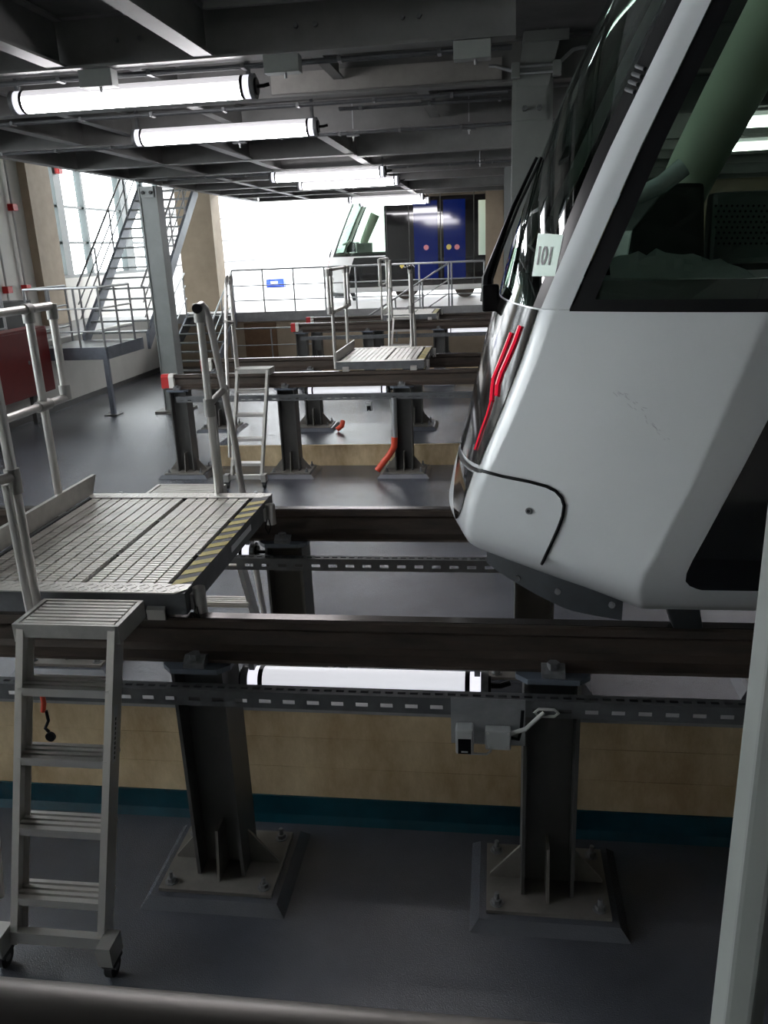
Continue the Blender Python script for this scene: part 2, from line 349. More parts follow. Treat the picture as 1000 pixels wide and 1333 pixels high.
# ------------------------------------------------------------------ pixel to point on a plane of known depth
def ray(x, y): return CR.T @ np.array([x - 500., y - 666.5, FPX])
def pxy(x, y, Y): r = ray(x, y); return Vector(tuple(r * (Y / r[1]) + np.array([0, 0, H])))
def pxz(x, y, z): r = ray(x, y); return Vector(tuple(r * ((z - H) / r[2]) + np.array([0, 0, H])))
# ------------------------------------------------------------------ step ladders
def make_ladder(loc, label):
    t = thing('step_ladder', loc, label, 'ladder', 'aluminium step ladders'); L = Vector(loc)
    B = lambda: MBL(L)
    cx = lambda z: -.115 * (1.42 - z) / 1.3
    fy = lambda z: -.28 * (1.42 - z) / 1.37
    for s in (-1, 1):
        st = B()
        p0 = (s * .2 + cx(.1), fy(.1) + .04, .1); p1 = (s * .2, .04, 1.40)
        st.bar(p0, p1, .006, .085, (0, 1, 0))
        d = Vector((s * -.012, -.04, 0)); st.bar(Vector(p0) + d, Vector(p1) + d, .03, .006, (0, 1, 0))
        d = Vector((s * -.012, .04, 0)); st.bar(Vector(p0) + d, Vector(p1) + d, .03, .006, (0, 1, 0))
        so = st.build('stile', 'alu', t)
        if s == 1:
            q0 = Vector((.204 + cx(.86), fy(.86) + .035, .86)); q1 = Vector((.204 + cx(1.09), fy(1.09) + .035, 1.09))
            B().bar(q0, q1, .002, .03, (0, 1, 0)).build('warning_label', 'label', so)
            for i in range(9):
                a = q0.lerp(q1, .06 + i * .085); b2 = q0.lerp(q1, .06 + i * .085 + .05); o = Vector((.0015, 0, 0))
                B().bar(a + o, b2 + o, .001, .008, (0, 1, 0)).build('print_mark', 'ink', so)
    for z in (.30, .595, .885, 1.165):
        m = B(); x = cx(z); y = fy(z)
        m.box(x - .19, x + .19, y, y + .115, z - .03, z - .012)
        for i in range(4): m.box(x - .19, x + .19, y + .004 + i * .029, y + .021 + i * .029, z - .012, z)
        m.box(x - .19, x + .19, y - .002, y + .004, z - .035, z)
        m.build('step', 'alu', t)
    m = B().box(-.215, .215, 0, .235, 1.385, 1.408)
    for i in range(7): m.box(-.19, .19, .018 + i * .03, .037 + i * .03, 1.408, 1.414)
    m.box(-.215, .215, -.004, .01, 1.36, 1.416).box(-.215, .215, .225, .238, 1.36, 1.416).box(-.218, -.20, -.004, .238, 1.34, 1.416).box(.20, .218, -.004, .238, 1.34, 1.416)
    m.build('top_platform', 'aludull', t)
    x = cx(.13); B().box(x - .2, x + .2, fy(.13) - .005, fy(.13) + .03, .105, .16).build('base_bar', 'alu', t)
    for s in (-1, 1):
        x = cx(.1) + s * .235; y = fy(.1) - .04
        b = B().box(x - .03, x + .03, y - .02, y + .08, .085, .175).build('castor_bracket', 'fitting', t)
        w = B().tube([(x - .016, y + .03, .042), (x + .016, y + .03, .042)], .042, 18).build('castor_wheel', 'rubber', t, smooth=40)
        B().box(x - .026, x + .026, y - .005, y + .075, .06, .09).build('castor_fork', 'rubber', b)
        B().tube([(x - .02, y + .03, .042), (x + .02, y + .03, .042)], .016, 10).build('wheel_hub', 'castgrey', w)
    xa = -.245; ya = .222
    hr = B().tube([(xa, ya, 1.36), (xa, ya, 2.46)], .021, 12).build('handrail_post', 'alu', t, smooth=40)
    pts = [(xa, ya + .01, 2.48), (xa, ya - .05, 2.49), (xa, ya - .10, 2.465), (xa, ya - .145, 2.40), (xa, ya - .18, 2.30), (xa - .005, ya - .30, 1.86), (xa - .01, ya - .36, 1.62), (xa - .01, ya - .40, 1.35), (xa - .03, ya - .55, .40)]
    B().tube(pts, .021, 12).build('handrail', 'alu', t, smooth=40)
    B().tube([(xa, ya - .055, 1.36), (xa, ya - .055, 1.93)], .017, 10).build('handrail_post', 'alu', t, smooth=40)
    B().tube([(xa, ya + .02, 1.95), (xa, ya - .02, 1.95), (xa, ya - .31, 1.99)], .02, 10).build('cross_link', 'fitting', t, smooth=40)
    B().tube([(xa, ya, 1.88), (xa, ya, 1.98)], .030, 12).build('clamp', 'fitting', hr, smooth=40)
    B().tube([(xa, ya, 2.40), (xa, ya, 2.50)], .031, 12).build('elbow', 'fitting', hr, smooth=40)
    B().tube([(xa, ya + .035, 2.475), (xa, ya + .005, 2.475)], .027, 12).build('end_plug', 'black', hr, smooth=40)
    return t
lad = make_ladder((-1.64, 2.66, 0), 'large aluminium step ladder on castors in the foreground, bottom left')
copy_tree(lad, (-1.84, 4.605, 0), math.pi, 'aluminium ladder behind the near grating platform, showing its bent handrail')
copy_tree(lad, (-2.91, 9.60, 0), None, 'small aluminium step ladder leaning on the middle track, beside the second post')
copy_tree(lad, (-1.38, 11.61, 0), math.pi, 'aluminium ladder on the rear side of the middle platform')
copy_tree(lad, (-1.82, 16.60, 0), None, 'farthest small aluminium ladder, at the front of the farthest track')
# ------------------------------------------------------------------ grating platforms bridging the rails
def make_gangway(loc, label):
    t = thing('access_platform', loc, label, 'platform', 'grating platforms laid across the rails'); L = Vector(loc)
    B = lambda: MBL(L); W, D, Z = 1.09, 1.40, .12      # origin: front right corner on top of the rail
    fr = B()
    fr.box(-W, 0, 0, .02, Z - .10, Z - .004).box(-W, 0, D - .02, D, Z - .10, Z - .004).box(-.02, 0, .02, D - .02, Z - .10, Z - .004).box(-W, -W + .02, .02, D - .02, Z - .10, Z - .004)
    fr.box(-W + .02, -.02, .45, .47, Z - .07, Z - .012).box(-W + .02, -.02, .95, .97, Z - .07, Z - .012)
    fr.build('frame', 'galvdull', t)
    for (y0, y1) in ((-.01, .085), (D - .075, D + .01)):
        e = B().prism([(-W, y0 + .03), (-W + .03, y0), (-.04, y0), (.0, y0 + .04), (0, y1), (-W, y1)], 'z', Z - .004, Z + .002).build('checker_edge', 'grating', t)
        m = B()
        for i in range(36):
            for q in range(3):
                x = -W + .04 + i * .029; y = y0 + .018 + q * .027; a = .009 * (1 if (i + q) % 2 else -1)
                m.bar((x - .008, y - a, Z + .002), (x + .008, y + a, Z + .002), .004, .003)
        ck = m.build('tread_pattern', 'grating', e); ck['kind'] = 'stuff'
    # planks of the grating with pressed cleats
    pl = B(); n = 46; ly = D - .16
    pl.box(0, .054, .085, .085 + ly, Z - .030, Z - .012)
    for i in range(n):
        y = .087 + i * ly / n; pl.box(.001, .053, y, y + ly / n * .70, Z - .012, Z - .003)
    p0 = pl.build('grating_plank', 'grating', t)
    xs = []
    x = -W + .035
    while x < -.13:
        xs.append(x); x += .062
        if abs(x + .50) < .031: x += .02
    for i, x in enumerate(xs):
        q = p0 if i == 0 else p0.copy()
        if i: COL.objects.link(q); q.parent = t
        q.location = (x, 0, 0)
    hz = B().box(-.085, -.002, .06, D - .04, Z - .004, Z + .001).build('hazard_strip', 'hazblack', t)
    yb = B(); y = .07
    while y < D - .13:
        yb.add([(-.085, y, Z + .0025), (-.002, y + .05, Z + .0025), (-.002, y + .105, Z + .0025), (-.085, y + .055, Z + .0025), (-.085, y, Z), (-.002, y + .05, Z), (-.002, y + .105, Z), (-.085, y + .055, Z)], [(0, 1, 2, 3), (0, 4, 5, 1), (1, 5, 6, 2), (2, 6, 7, 3), (3, 7, 4, 0)]); y += .11
    yb.build('yellow_stripes', 'yellow', hz)
    B().box(.0, .003, .62, .95, Z - .06, Z - .03).build('white_nameplate', 'label', t)
    for y in (.07, 1.22):   # sockets on the right side
        s = B().tube([(.035, y, Z - .12), (.035, y, Z - .005)], .027, 14, cap=False).tube([(.035, y, Z - .12), (.035, y, Z - .005)], .023, 14, cap=False).build('socket', 'alu', t, smooth=50)
        B().box(0, .012, y - .02, y + .02, Z - .10, Z - .03).build('socket_lug', 'alu', s)
        B().tube([(.03, y - .03, Z - .08), (.045, y - .05, Z - .12), (.03, y - .055, Z - .16), (.01, y - .04, Z - .13), (.02, y - .02, Z - .08)], .003, 6).build('pin_cable', 'black', s)
    for y in (.035, .035 + GA):   # saddles sitting on the rail heads
        for x in (-.13, -W + .12):
            m = B(); pr = [(-.05, 0), (-.05, .045), (-.03, .062), (.03, .062), (.05, .045), (.05, 0), (.04, 0), (.04, .04), (-.04, .04), (-.04, 0)]
            m.prism([(y + a, b) for a, b in pr], 'x', x - .04, x + .04).build('rail_saddle', 'alu', t)
            B().tube([(x, y, .06), (x, y, .10)], .010, 8).build('saddle_bolt', 'galv', t)
    for x in (-.13, -W + .12): B().box(x - .025, x + .025, D - .02, D + .15, .062, .085).build('saddle_arm', 'galvdull', t)
    B().prism([(.02, Z + .0), (D, Z + .0), (D + .07, Z + .10), (D + .06, Z + .105), (.02, Z + .105)], 'x', -W - .022, -W).build('toe_board', 'aludull', t)
    # guard rail over the toe board
    xg = -W - .03; g = B()
    yf, yr = .12, 1.085; zt, zm = 1.21, .71
    rl = B().tube([(xg, -.06, zt), (xg, yr + .23, zt)], .0215, 12).build('top_rail', 'alu', t, smooth=40)
    B().tube([(xg, -.06, zm), (xg, yr + .25, zm)], .0215, 12).build('middle_rail', 'alu', t, smooth=40)
    for y in (yf, yr):
        p = B().tube([(xg, y, .02), (xg, y, zt)], .0215, 12).build('guard_post', 'alu', t, smooth=40)
        B().tube([(xg, y, zt - .07), (xg, y, zt + .005)], .030, 12).tube([(xg, y - .03, zt), (xg, y + .03, zt)], .029, 12).build('tee_fitting', 'fitting', p, smooth=40)
        B().tube([(xg, y - .055, zm), (xg, y + .055, zm)], .031, 12).build('cross_fitting', 'fitting', p, smooth=40)
    for y in (-.06, yr + .24):
        p = B().tube([(xg, y, zm), (xg, y, zt)], .0215, 12).build('end_upright', 'alu', t, smooth=40)
        B().tube([(xg, y, zt - .07), (xg, y, zt + .01)], .030, 12).build('elbow', 'fitting', p, smooth=40)
        B().tube([(xg, y, zm - .01), (xg, y, zm + .07)], .030, 12).build('elbow', 'fitting', p, smooth=40)
    return t
gw = make_gangway((-1.265, 2.95, RZ), 'near aluminium grating platform with yellow and black edge strip')
copy_tree(gw, (-.85, 9.95, RZ), label='middle grating platform with railing, on the second pair of rails')
copy_tree(gw, (-1.18, 16.95, RZ), label='farthest grating platform, below the platform fence')
# ------------------------------------------------------------------ near tray sockets, hoses
def socket_box(loc, label):
    t = thing('socket_unit', loc, label, 'socket box', 'switch boxes hung on the cable trays'); L = Vector(loc); B = lambda: MBL(L)
    B().box(-.05, .24, .0, .004, -.13, .075).build('mounting_plate', 'galv', t)
    b = B().box(-.03, .04, -.06, 0, -.14, -.03).build('switch_body', 'greybox', t, bevel=.008)
    B().box(-.02, .03, -.064, -.058, -.135, -.07).build('black_flap', 'black', b)
    B().box(-.008, .018, -.0655, -.063, -.128, -.122).build('white_print', 'label', b)
    j = B().box(.085, .185, -.045, 0, -.125, -.04).build('junction_box', 'greybox', t, bevel=.006)
    for x, z in ((.095, -.05), (.175, -.05), (.095, -.115), (.175, -.115)): B().tube([(x, -.045, z), (x, -.048, z)], .005, 8).build('screw', 'plastic', j)
    B().tube([(.01, -.03, -.14), (.02, -.03, -.155), (.09, -.03, -.155), (.105, -.025, -.145), (.11, -.025, -.125)], .005, 8).build('lower_cable', 'plastic', t, smooth=40)
    B().tube([(.185, -.025, -.06), (.24, -.03, -.035), (.28, -.03, .01), (.31, -.02, .035)], .009, 8).build('grey_cable', 'plastic', t, smooth=40)
    B().tube([(.185, -.01, -.09), (.215, -.01, -.095), (.225, -.005, -.05), (.23, 0, .03)], .007, 8).build('black_cable', 'black', t, smooth=40)
    c = [(.29, .03), (.35, .03), (.365, .045), (.35, .06), (.29, .06), (.275, .045), (.29, .03)]
    B().tube([(a, -.012, z - .015) for a, z in c], .006, 8).build('cable_grommet', 'plastic', t, smooth=40)
    return t
sb = socket_box((-.118, TY[0] - .172, .985), 'grey switch and junction box on the foreground cable tray')
copy_tree(sb, (-1.53, TY[1] - .172, .985), label='tiny switch box hanging below the middle track tray', skip=('mounting_plate', 'junction_box', 'grey_cable', 'black_cable', 'cable_grommet', 'lower_cable'))
def hose(label, pts, r, m='orange', extra=None):
    o = MB().tube(pts, r, 10).build('red_conduit_elbow', m, smooth=40); tag(o, label, 'conduit', 'red flexible conduits at the posts'); return o
hz = thing('hanging_lanyard', pxy(57, 905, 2.80), 'red loop with a black clip and disc hanging behind the ladder steps', 'lanyard')
MB().tube([pxy(55, 905, 2.8), pxy(57, 915, 2.8), pxy(56, 926, 2.8)], .011, 10).build('red_sleeve', 'orange', hz, smooth=40)
MB().tube([pxy(60, 925, 2.8), pxy(63, 938, 2.8), pxy(59, 948, 2.8), pxy(64, 953, 2.8)], .007, 8).build('clip', 'black', hz, smooth=40)
dc = pxy(65, 960, 2.8); MB().tube([dc, dc + V(0, .012, 0)], .022, 14).build('round_tag', 'black', hz, smooth=40)
b0 = pxy(84, 878, 4.35)
hose('red conduit elbow behind the ladder, at a rear post of the near track', [b0 + V(.02, 0, .06), b0 + V(.01, 0, .02), b0 + V(-.03, 0, -.03), b0 + V(-.09, 0, -.06)], .028)
e = pxy(511, 575, 9.80)
hose('bright red conduit elbow at the foot of the middle track post', [e + V(.03, 0, .06), e + V(.02, 0, -.06), e + V(-.04, 0, -.16), e + V(-.13, -.02, -.27), e + V(-.2, -.03, -.36)], .042)
e2 = pxy(511, 490, 9.80)
cp = MB().tube([e + V(.035, 0, .03), V(e.x + .035, 9.80, 1.0)], .035, 10).build('grey_conduit', 'galv', smooth=40); tag(cp, 'grey upright conduit on the middle track post above the red elbow', 'conduit')
hose('short red conduit at a rear post of the middle track', [V(-2.14, 11.25, .42), V(-2.15, 11.2, .36), V(-2.22, 11.18, .31)], .035)
# ------------------------------------------------------------------ foreground guard at the camera
fg = MB().tube([(-.75, .253, 2.412), (.6, .253, 2.412)], .025, 20).build('guard_rail_tube', 'darktube', smooth=40)
tag(fg, 'blurred metal guard rail tube along the bottom edge of the picture', 'guard rail')
# ------------------------------------------------------------------ mezzanine overhead
BZ = 3.9
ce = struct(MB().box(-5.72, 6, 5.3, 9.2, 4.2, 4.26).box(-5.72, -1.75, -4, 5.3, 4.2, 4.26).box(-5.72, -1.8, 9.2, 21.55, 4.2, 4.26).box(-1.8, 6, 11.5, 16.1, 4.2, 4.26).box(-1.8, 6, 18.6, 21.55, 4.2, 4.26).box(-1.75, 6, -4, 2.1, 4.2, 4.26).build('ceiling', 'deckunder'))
def ibeam(p, q, h, fw, name='beam', m='beam', tf=.016, tw=.012, tooth=True):
    p = Vector(p); q = Vector(q); mb = MB()   # p,q on the bottom centre line
    up = V(0, 0, 1)
    mb.bar(p + up * tf / 2, q + up * tf / 2, fw, tf).bar(p + up * (h - tf / 2), q + up * (h - tf / 2), fw, tf).bar(p + up * h / 2, q + up * h / 2, tw, h - 2 * tf)
    return mb.build(name, m, ce)
for y, x0, x1 in [(5.53, -5.6, .12), (7.0, -5.6, 6), (9.1, -5.6, 6), (11.55, -1.8, 6), (11.3, -5.6, -1.8), (12.95, -5.6, 6), (14.3, -5.6, 6), (15.95, -5.6, 6), (18.7, -5.6, 6), (20.3, -5.6, 6), (17.4, -5.6, -1.8), (3.6, -5.6, -1.85), (2.0, -5.6, 6), (.1, -5.6, 6), (-1.9, -5.6, 6)]:
    ibeam((x0, y, BZ), (x1, y, BZ), .30, .15)
ibeam((-1.72, 5.36, 4.14), (.06, 5.36, 4.14), .45, .04)
for x, y0, y1 in [(-5.66, -4, 20.4), (-4.4, 5.6, 20.4), (-3.2, 9.1, 20.4), (-1.85, 9.1, 20.4), (-2.75, -2, 5.5), (-1.78, -2, 5.5), (-3.75, -2, 5.5), (-4.7, -2, 5.5), (0.35, 11.5, 16)]:
    ibeam((x, y0, BZ + .01), (x, y1, BZ + .01), .28, .12, 'joist')
for x in (-3.8, -2.6, -.6, .9, 2.4):
    for y0, y1 in ((7.1, 9.0),): ibeam((x, y0, BZ + .07), (x, y1, BZ + .07), .2, .10, 'joist')
for x in (-5, -3.8, -2.5, -1.2):
    ibeam((x, 5.6, BZ + .1), (x, 6.93, BZ + .1), .18, .08, 'joist')
    ibeam((x, 13.0, BZ + .1), (x, 14.25, BZ + .1), .18, .08, 'joist')
# pale plate paints the lit web of one beam; bolts on another
for x0, x1, z0, z1 in ((-1.75, .05, 3.93, 4.08),):
    pl = S3(x0, x1, 6.97, 6.985, z0, z1).build('splice_or_lit_plate', 'litweb', ce)
for x in (-2.35, -2.2, -1.2, -1.08, -.55, -.45):
    MB().tube([(x, 5.53 - .02, 4.05), (x, 5.53 - .045, 4.05)], .014, 8).build('beam_bolt', 'castgrey', ce)
# conduits, boxes and hangers below the mezzanine
def conduit(y, z, x0, x1, label, r=.012, n=2, grp='thin conduits below the mezzanine'):
    t = thing('conduit_run', (x0, y, z), label, 'conduit', grp)
    for i in range(n): MB().tube([(x0, y + i * .05, z), (x1, y + i * .05, z)], r, 8).build('pipe', 'galvdull', t, smooth=40)
    x = x0 + .2
    while x < x1:
        MB().box(x - .012, x + .012, y - .02, y + (n - 1) * .05 + .02, z - .016, z + .016).build('pipe_clip', 'castgrey', t); x += .62
    return t
conduit(5.60, 3.875, -5.5, .1, 'grey conduit pair beside the nearest ceiling lamp')
conduit(7.12, 3.872, -5.5, .1, 'grey conduit pair under the beam beyond the nearest ceiling lamp')
conduit(8.0, 3.955, -1.4, .3, 'short grey conduit right of the second ceiling lamp')
conduit(9.0, 3.875, -5.5, .3, 'grey conduit pair under the third overhead beam')
conduit(12.95, 3.87, -5.2, .3, 'grey conduit by the third ceiling lamp', .014)
def jbox(p, label, s=(.11, .05, .05)):
    x, y, z = p; t = thing('junction_box', (x, y, z), label, 'junction box', 'grey boxes below the mezzanine beams')
    S3(x - s[0], x + s[0], y - s[1], y + s[1], z - s[2], z + s[2]).build('box_body', 'colgreen', t, bevel=.004)
    MB().tube([(x + .02, y - s[1] * .4, z - s[2]), (x + .02, y - s[1] * .4, z - s[2] - .03)], .01, 8).build('cable_gland', 'galv', t)
    return t
for q, lb in [((128, 103), 'grey junction box above the nearest ceiling lamp, left'), ((368, 84), 'grey junction box right of the nearest ceiling lamp'), ((615, 66), 'grey junction box near the right column top')]:
    jbox(pxz(*q, 3.84), lb)
def hanger(p, label, up=True):
    x, y, z = p; t = thing('clamp_hanger', (x, y, z), label, 'bracket', 'small clamp hangers below the beams')
    MB().box(x - .07, x + .07, y - .03, y + .03, z - .008, z + .008).box(x - .07, x - .055, y - .03, y + .03, z, z + .06).box(x + .055, x + .07, y - .03, y + .03, z, z + .06).build('channel', 'galvdull', t)
    MB().tube([(x, y, z - .05), (x, y, 4.2 if up else z + .05)], .008, 8).prism(hexp(.018, x, y), 'z', z - .02, z - .006).build('stud', 'galv', t)
for q, lb in [((318, 188), 'clamp hanger below the second ceiling lamp'), ((466, 181), 'clamp hanger left of the bluish roof gap'), ((611, 169), 'clamp hanger right of the bluish roof gap'), ((460, 243), 'clamp hanger below the fourth ceiling lamp'), ((625, 212), 'clamp hanger near the right column, lower')]:
    hp = pxz(*q, 3.86)
    hanger((hp.x, 9.1, hp.z) if 8.5 < hp.y < 10.4 else hp, lb)
# ------------------------------------------------------------------ columns
t = thing('steel_column', (.28, 7.0, 0), 'grey green steel column behind the tram windscreen', 'column')
MB().box(.13, .43, 6.87, 6.89, 0, 3.9).box(.13, .43, 7.11, 7.13, 0, 3.9).box(.27, .29, 6.89, 7.11, 0, 3.9).build('shaft', 'colgreen', t)
S3(.0, .56, 6.75, 7.25, 0, .03).build('base_plate', 'plategrey', t)
S3(.155, .385, 6.85, 6.87, 3.62, 3.85).build('splice_or_lit_plate', 'colgreen', t)
for x in (.22, .33): MB().prism(hexp(.022, x, 3.70), 'y', 6.825, 6.85).build('bolt', 'castgrey', t)
k = MB(); lo = [(.15, 6.86, 3.82), (.385, 6.86, 3.82), (.385, 7.1, 3.82), (.15, 7.1, 3.82)]; mi = [(.20, 6.80, 4.12), (.46, 6.80, 4.12), (.46, 7.1, 4.12), (.20, 7.1, 4.12)]; hi = [(.235, 6.80, 4.8), (.51, 6.80, 4.8), (.51, 7.1, 4.8), (.235, 7.1, 4.8)]
k.add(lo + mi + hi, [(0, 3, 2, 1), (8, 9, 10, 11)] + [(b + i, b + (i + 1) % 4, b + 4 + (i + 1) % 4, b + 4 + i) for b in (0, 4) for i in range(4)]).build('knee_bracket', 'colgreen', t)
MB().box(.21, .53, 6.775, 6.80, 4.13, 4.20).box(.365, .385, 6.74, 6.80, 4.2, 4.6).build('seat_plate', 'colgreen', t)
for x in (.29, .47): MB().prism(hexp(.03, x, 4.33), 'y', 6.77, 6.80).build('bolt', 'black', t)
cdt = thing('conduit_loop', (.28, 6.8, 3.93), 'grey conduit bridging the right column with two small boxes', 'conduit')
for z in (3.93, 3.975): MB().tube([(.16, 6.79, z), (.44, 6.79, z)], .011, 8).build('pipe', 'galv', cdt, smooth=40)
for x in (.15, .45): S3(x - .03, x + .03, 6.76, 6.84, 3.90, 4.0).build('small_box', 'colgreen', cdt, bevel=.004)
MB().tube([(.45, 6.79, 3.97), (.56, 6.79, 4.06), (.62, 6.79, 4.07), (.8, 6.79, 4.07)], .013, 8).build('pipe', 'galv', cdt, smooth=40)
MB().tube([(.12, 6.79, 3.95), (.0, 6.79, 3.99), (-.05, 6.79, 3.99)], .013, 8).build('pipe', 'galv', cdt, smooth=40)
t = thing('steel_column', (-5.9, 14.45, 0), 'tall grey steel column in front of the left staircase', 'column')
MB().box(-6.06, -6.04, 14.3, 14.6, .04, 3.9).box(-5.76, -5.74, 14.3, 14.6, .04, 3.9).box(-6.04, -5.76, 14.32, 14.34, .04, 3.9).build('shaft', 'pillargrey', t)
S3(-6.2, -5.6, 14.15, 14.75, 0, .04).build('base_plate', 'plategrey', t)
S3(-6.02, -5.78, 14.28, 14.3, 3.72, 3.9).build('cleat', 'pillargrey', t)
for x in (-5.97, -5.83): MB().prism(hexp(.03, x, 3.80), 'y', 14.25, 14.28).build('bolt', 'black', t)
t = thing('steel_column', (.3, 14.45, 0), 'thin distant grey column between the right column and the beige pier', 'column')
MB().box(.15, .45, 14.3, 14.32, .04, 3.9).box(.15, .45, 14.58, 14.6, .04, 3.9).box(.29, .31, 14.32, 14.58, .04, 3.9).build('shaft', 'pillargrey', t)
S3(.0, .6, 14.15, 14.75, 0, .04).build('base_plate', 'plategrey', t)
pole = thing('support_post', (.235, .62, 1.3), 'pale grey painted post blurred at the right edge', 'post')
MB().prism([(.2185, .62), (.238, .608), (.262, .64), (.262, .70), (.2185, .66)], 'z', 1.3, 3.9).build('shaft', 'colgreen', pole, bevel=.004)
# ------------------------------------------------------------------ railings
def railing(name, pts, h, label, cat, zs, posts, r=.02, grp=None, m='galv'):
    """pts: deck-level polyline; posts: number of posts per leg"""
    P = [Vector(p) for p in pts]; t = thing(name, P[0], label, cat, grp)
    for z in zs:
        MB().tube([p + V(0, 0, z) for p in P], r if z == max(zs) else r * .7, 8).build('rail_bar', m, t, smooth=40)
    for i in range(len(P) - 1):
        n = posts[i]
        for q in range(n + 1):
            if q == n and i < len(P) - 2: continue
            p = P[i].lerp(P[i + 1], q / n)
            MB().tube([p, p + V(0, 0, max(zs))], r, 8).build('rail_post_bar', m, t, smooth=40)
    return t
railing('platform_fence', [(-6.5, 20.46, 1.33), (-.25, 20.46, 1.33)], 1.0, 'grey tubular fence along the far platform edge before the distant tram', 'fence', (.28, .64, 1.02), [8], .022)
railing('pit_guard_rail', [(-6.4, 19.6, 0), (-4.35, 19.6, 0)], 1.0, 'thin grey pit railing before the brown wall panel', 'railing', (.25, .6, 1.0), [2], .018)
railing('stair_handrail', [(-1.1, 20.40, 1.33), (-2.9, 19.0, .25)], 1.0, 'sloping handrail of a small ramp below the far fence', 'handrail', (.3, .62, 1.0), [3], .022)
# left landing and staircase
ld = thing('stair_landing', (-7.7, 15, 0), 'grey steel landing on thin legs at the foot of the left staircase', 'landing')
S3(-8.38, -6.97, 14.12, 15.7, 1.19, 1.22).build('deck_plate', 'tread', ld)
MB().box(-8.38, -6.95, 14.08, 14.12, 1.02, 1.24).box(-6.97, -6.93, 14.12, 15.7, 1.02, 1.24).build('edge_channel', 'stairsteel', ld)
lg = MB().box(-7.03, -6.95, 14.09, 14.17, .02, 1.02).build('leg', 'stairsteel', ld); S3(-7.12, -6.86, 14.0, 14.26, 0, .02).build('foot_plate', 'postgrey', lg)
st = thing('staircase', (-7.45, 15.6, 1.2), 'open steel staircase climbing away behind the tall grey column', 'staircase')
N = 15; y0, z0, y1, z1 = 15.7, 1.22, 19.3, 4.25
for x in (-8.12, -6.78):
    MB().add([(x - .03, y0 - .1, z0 - .2), (x + .03, y0 - .1, z0 - .2), (x + .03, y1, z1 - .2), (x - .03, y1, z1 - .2), (x - .03, y0 - .1, z0 + .1), (x + .03, y0 - .1, z0 + .1), (x + .03, y1, z1 + .12), (x - .03, y1, z1 + .12)],
             [(0, 1, 2, 3), (4, 7, 6, 5), (0, 4, 5, 1), (2, 6, 7, 3), (1, 5, 6, 2), (0, 3, 7, 4)]).build('stringer', 'stairsteel', st)
    for dz, rr in ((1.0, .022), (.7, .014), (.42, .014)):
        MB().tube([(x, y0 - .1, z0 + dz), (x, y1, z1 + dz)], rr, 8).build('handrail', 'galv', st, smooth=40)
    for q in range(5):
        y = y0 + (y1 - y0) * q / 4; z = z0 + (z1 - z0) * q / 4
        MB().tube([(x, y, z), (x, y, z + 1.0)], .02, 8).build('baluster', 'galv', st, smooth=40)
for i in range(N):
    y = y0 + (y1 - y0) * (i + .5) / N; z = z0 + (z1 - z0) * (i + .7) / N
    S3(-8.09, -6.81, y - .14, y + .13, z - .035, z).build('tread', 'tread', st)
railing('landing_railing', [(-8.36, 15.6, 1.22), (-8.36, 14.11, 1.22), (-6.96, 14.11, 1.22), (-6.96, 15.4, 1.22)], 1.05, 'grey tubular railing around the left stair landing', 'railing', (.3, .7, 1.06), [2, 3, 2], .022)
railing('walkway_railing', [(-8.5, 8.5, 1.31), (-8.5, 13.6, 1.31)], 1.05, 'short grey railing at the left edge above the red cabinet', 'railing', (.35, .7, 1.0), [4], .025)
# small stair to the platform
ls = thing('pit_stairs', (-7.1, 19.4, 0), 'dark short stairs from the pit floor up to the far platform', 'stairs')
for x in (-7.72, -6.48):
    MB().add([(x - .02, 18.4, 0), (x + .02, 18.4, 0), (x + .02, 20.42, 1.02), (x - .02, 20.42, 1.02), (x - .02, 18.4, .25), (x + .02, 18.4, .25), (x + .02, 20.42, 1.36), (x - .02, 20.42, 1.36)],
             [(0, 1, 2, 3), (4, 7, 6, 5), (0, 4, 5, 1), (2, 6, 7, 3), (1, 5, 6, 2), (0, 3, 7, 4)]).build('stringer', 'stairsteel', ls)
    for dz in (.4, .7, 1.0): MB().tube([(x, 18.45, .2 + dz), (x, 20.42, 1.33 + dz)], .02 if dz == 1.0 else .014, 8).build('handrail', 'galv', ls, smooth=40)
    for q in range(3): MB().tube([(x, 18.5 + q * .9, .22 + q * .51), (x, 18.5 + q * .9, 1.22 + q * .51)], .02, 8).build('baluster', 'galv', ls, smooth=40)
for i in range(7): S3(-7.7, -6.5, 18.45 + i * .28, 18.73 + i * .28, .15 + i * .185, .18 + i * .185).build('tread', 'tread', ls)
# red cabinet
rc = thing('red_cabinet', (-8.2, 13.1, 0), 'dark red metal cabinet on a stand at the left edge', 'cabinet')
S3(-8.33, -7.98, 11.9, 14.0, .52, 1.66).build('cabinet_body', 'redpaint', rc, bevel=.006)
S3(-7.98, -7.965, 11.95, 13.96, .56, 1.62).build('cabinet_door', 'redpaint', rc, bevel=.003)
MB().tube([(-7.97, 13.25, 1.1), (-7.955, 13.25, 1.1)], .035, 12).build('key_lock', 'castgrey', rc)
for y in (12.2, 13.5):
    MB().box(-8.2, -8.12, y - .04, y + .04, 0, .52).prism([(y - .02, .3), (y + .22, .52), (y - .02, .52)], 'x', -8.18, -8.14).build('stand_leg', 'postgrey', rc)
